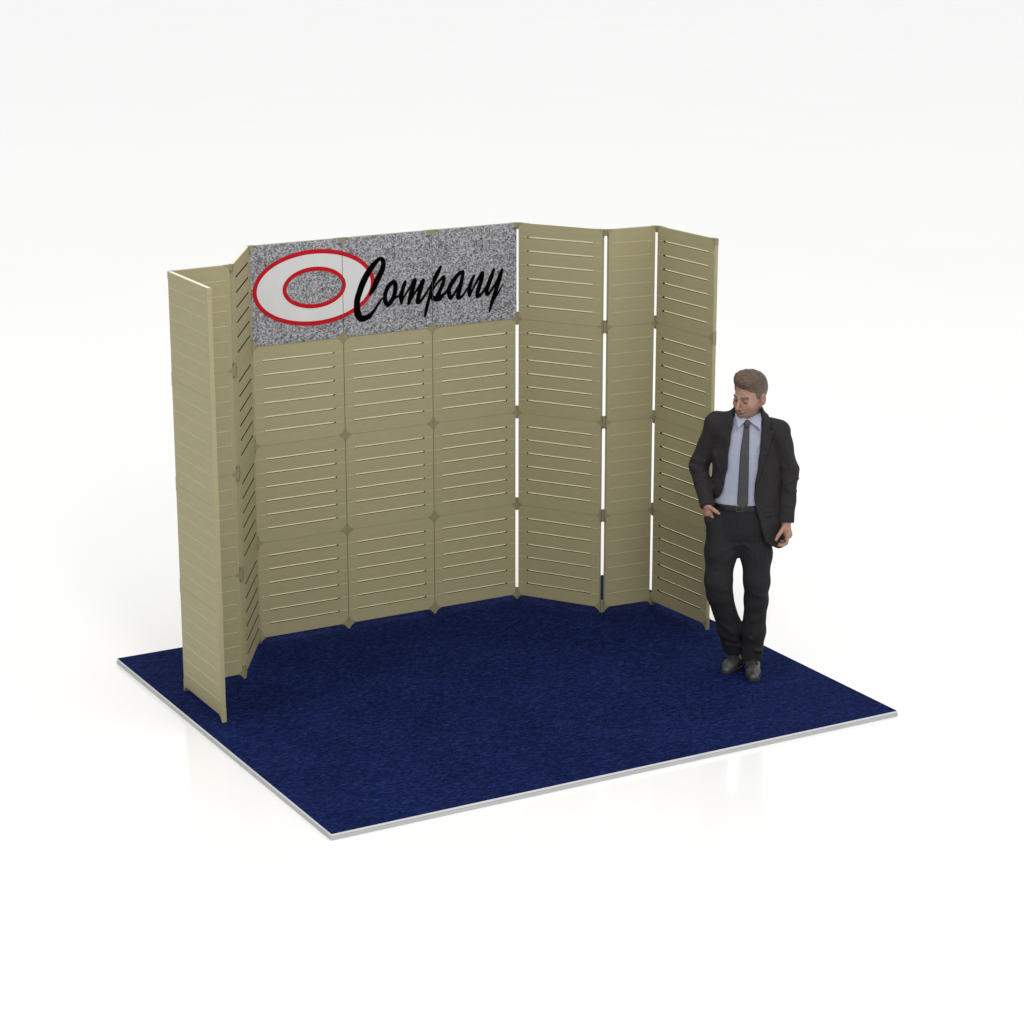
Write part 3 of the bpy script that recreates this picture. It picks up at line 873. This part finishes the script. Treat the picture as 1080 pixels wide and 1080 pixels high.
def shoe(heel, toe, yaw_name):
    h = np.array(heel); t = np.array(toe); L = np.linalg.norm(t-h); f = (t-h)/L; s = np.array([-f[1], f[0]])
    o = empty('shoe', (h[0], h[1], 0), math.atan2(f[1], f[0])); o.parent = man
    o.empty_display_size = .05
    def foot(P, g):
        return smin(smin(cap(P, (.040, 0, 0), (.17, -.002, 0), .035+g, .046+g), cap(P, (.17, -.002, 0), (L-.036, 0, 0), .046+g, .034+g), .01), 9+0*P[:, 0], .01)
    def upper(P):
        d = chain(P, [((.044, 0, .050), .038), ((.12, 0, .046), .040), ((.19, 0, .028), .041), ((L-.034, 0, .020), .029)], .02)
        d = smin(d, cap(P, (.060, 0, .06), (.062, 0, .110), .042, .042), .02)
        d = smax(d, P[:, 2]-.112, .006)
        d = smax(d, .010-P[:, 2], .003)
        # toe cap seam, facing edge
        seam = np.abs(P[:, 0]-(L-.085))
        d = d+.0018*np.exp(-(seam/.003)**2)
        fac = np.abs(np.abs(P[:, 1])-(.014+.10*np.maximum(.15-P[:, 0], 0)))
        return d+.0018*np.exp(-(fac/.003)**2)*((P[:, 0] < .19) & (P[:, 0] > .08) & (P[:, 2] > .04))
    def sole(P):
        Pz = P.copy(); Pz[:, 2] = 0
        d = smin(cap(Pz, (.040, 0, 0), (.17, 0, 0), .037, .047), cap(Pz, (.17, 0, 0), (L-.034, 0, 0), .047, .034), .01)
        thick = np.where(P[:, 0] < .085, .022, .0135)
        return smax(d, np.maximum(P[:, 2]-thick, .001-P[:, 2]), .003)
    def lace(P):
        d = None
        for x in (.128, .144, .160, .176):
            zz = .0875-.25*(x-.12)
            e = chain(P, [((x-.004, -.020, zz-.006), .0028), ((x+.002, 0, zz+.001), .003), ((x-.004, .020, zz-.006), .0028)], .003)
            d = e if d is None else np.minimum(d, e)
        for sgn in (-1, 1):
            d = np.minimum(d, chain(P, [((.136, 0, .088), .003), ((.150, sgn*.018, .085), .0028), ((.160, sgn*.028, .070), .0026)], .003))
        return d
    sdf_mesh('upper', upper, (-.01, -.07, -.005), (L+.02, .07, .125), .0025, M_SHOE, o)
    sdf_mesh('sole', sole, (-.01, -.07, -.006), (L+.02, .07, .03), .0025, M_SOLE, o)
    sdf_mesh('lace', lace, (.10, -.04, .04), (.20, .04, .11), .0015, M_SOLE, o)
shoe((.012, .205), (-.108, -.030), 'l')
shoe((.062, .118), (.050, -.165), 'r')

# ------------------------------------------------------------------ light
w = bpy.data.worlds.new('World'); sc.world = w; w.use_nodes = True
nt = w.node_tree
bg = nt.nodes['Background']
tc = N(nt, 'ShaderNodeTexCoord'); sp = N(nt, 'ShaderNodeSeparateXYZ')
nt.links.new(tc.outputs['Generated'], sp.inputs['Vector'])
r = ramp(nt, [(0.0, (.60, .60, .60)), (.5, (.70, .70, .70)), (.75, (.84, .84, .84)), (1.0, (1.0, 1.0, 1.0))])
nt.links.new(sp.outputs['Z'], r.inputs['Fac'])
nt.links.new(r.outputs['Color'], bg.inputs['Color'])
bg.inputs['Strength'].default_value = 1.42

def area(name, loc, target, size, power, col=(1, 1, 1)):
    l = bpy.data.lights.new(name, 'AREA'); l.shape = 'DISK'; l.size = size; l.energy = power; l.color = col
    o = bpy.data.objects.new(name, l); COL.objects.link(o)
    o.location = loc
    o.rotation_euler = (Vector(target)-Vector(loc)).to_track_quat('-Z', 'Y').to_euler()
    return o
area('added_key_light', (-0.5, -7.5, 7.5), (1.9, 1.2, 0.8), 3.0, 370, (1, .985, .95))  # unseen key light, added to brighten the panels and model the man

# ------------------------------------------------------------------ camera
cam = bpy.data.cameras.new('camera'); co = bpy.data.objects.new('camera', cam); COL.objects.link(co)
cam.sensor_width = 36; cam.lens = 2506.88/1080*36; cam.clip_end = 500
co.location = (-4.468807, -9.711648, 4.64097)
PITCH = math.radians(15.814)
co.rotation_euler = (math.pi/2-PITCH, 0, -YAW)
sc.camera = co
sc.view_settings.view_transform = 'Standard'
sc.view_settings.look = 'None'
sc.view_settings.exposure = 0
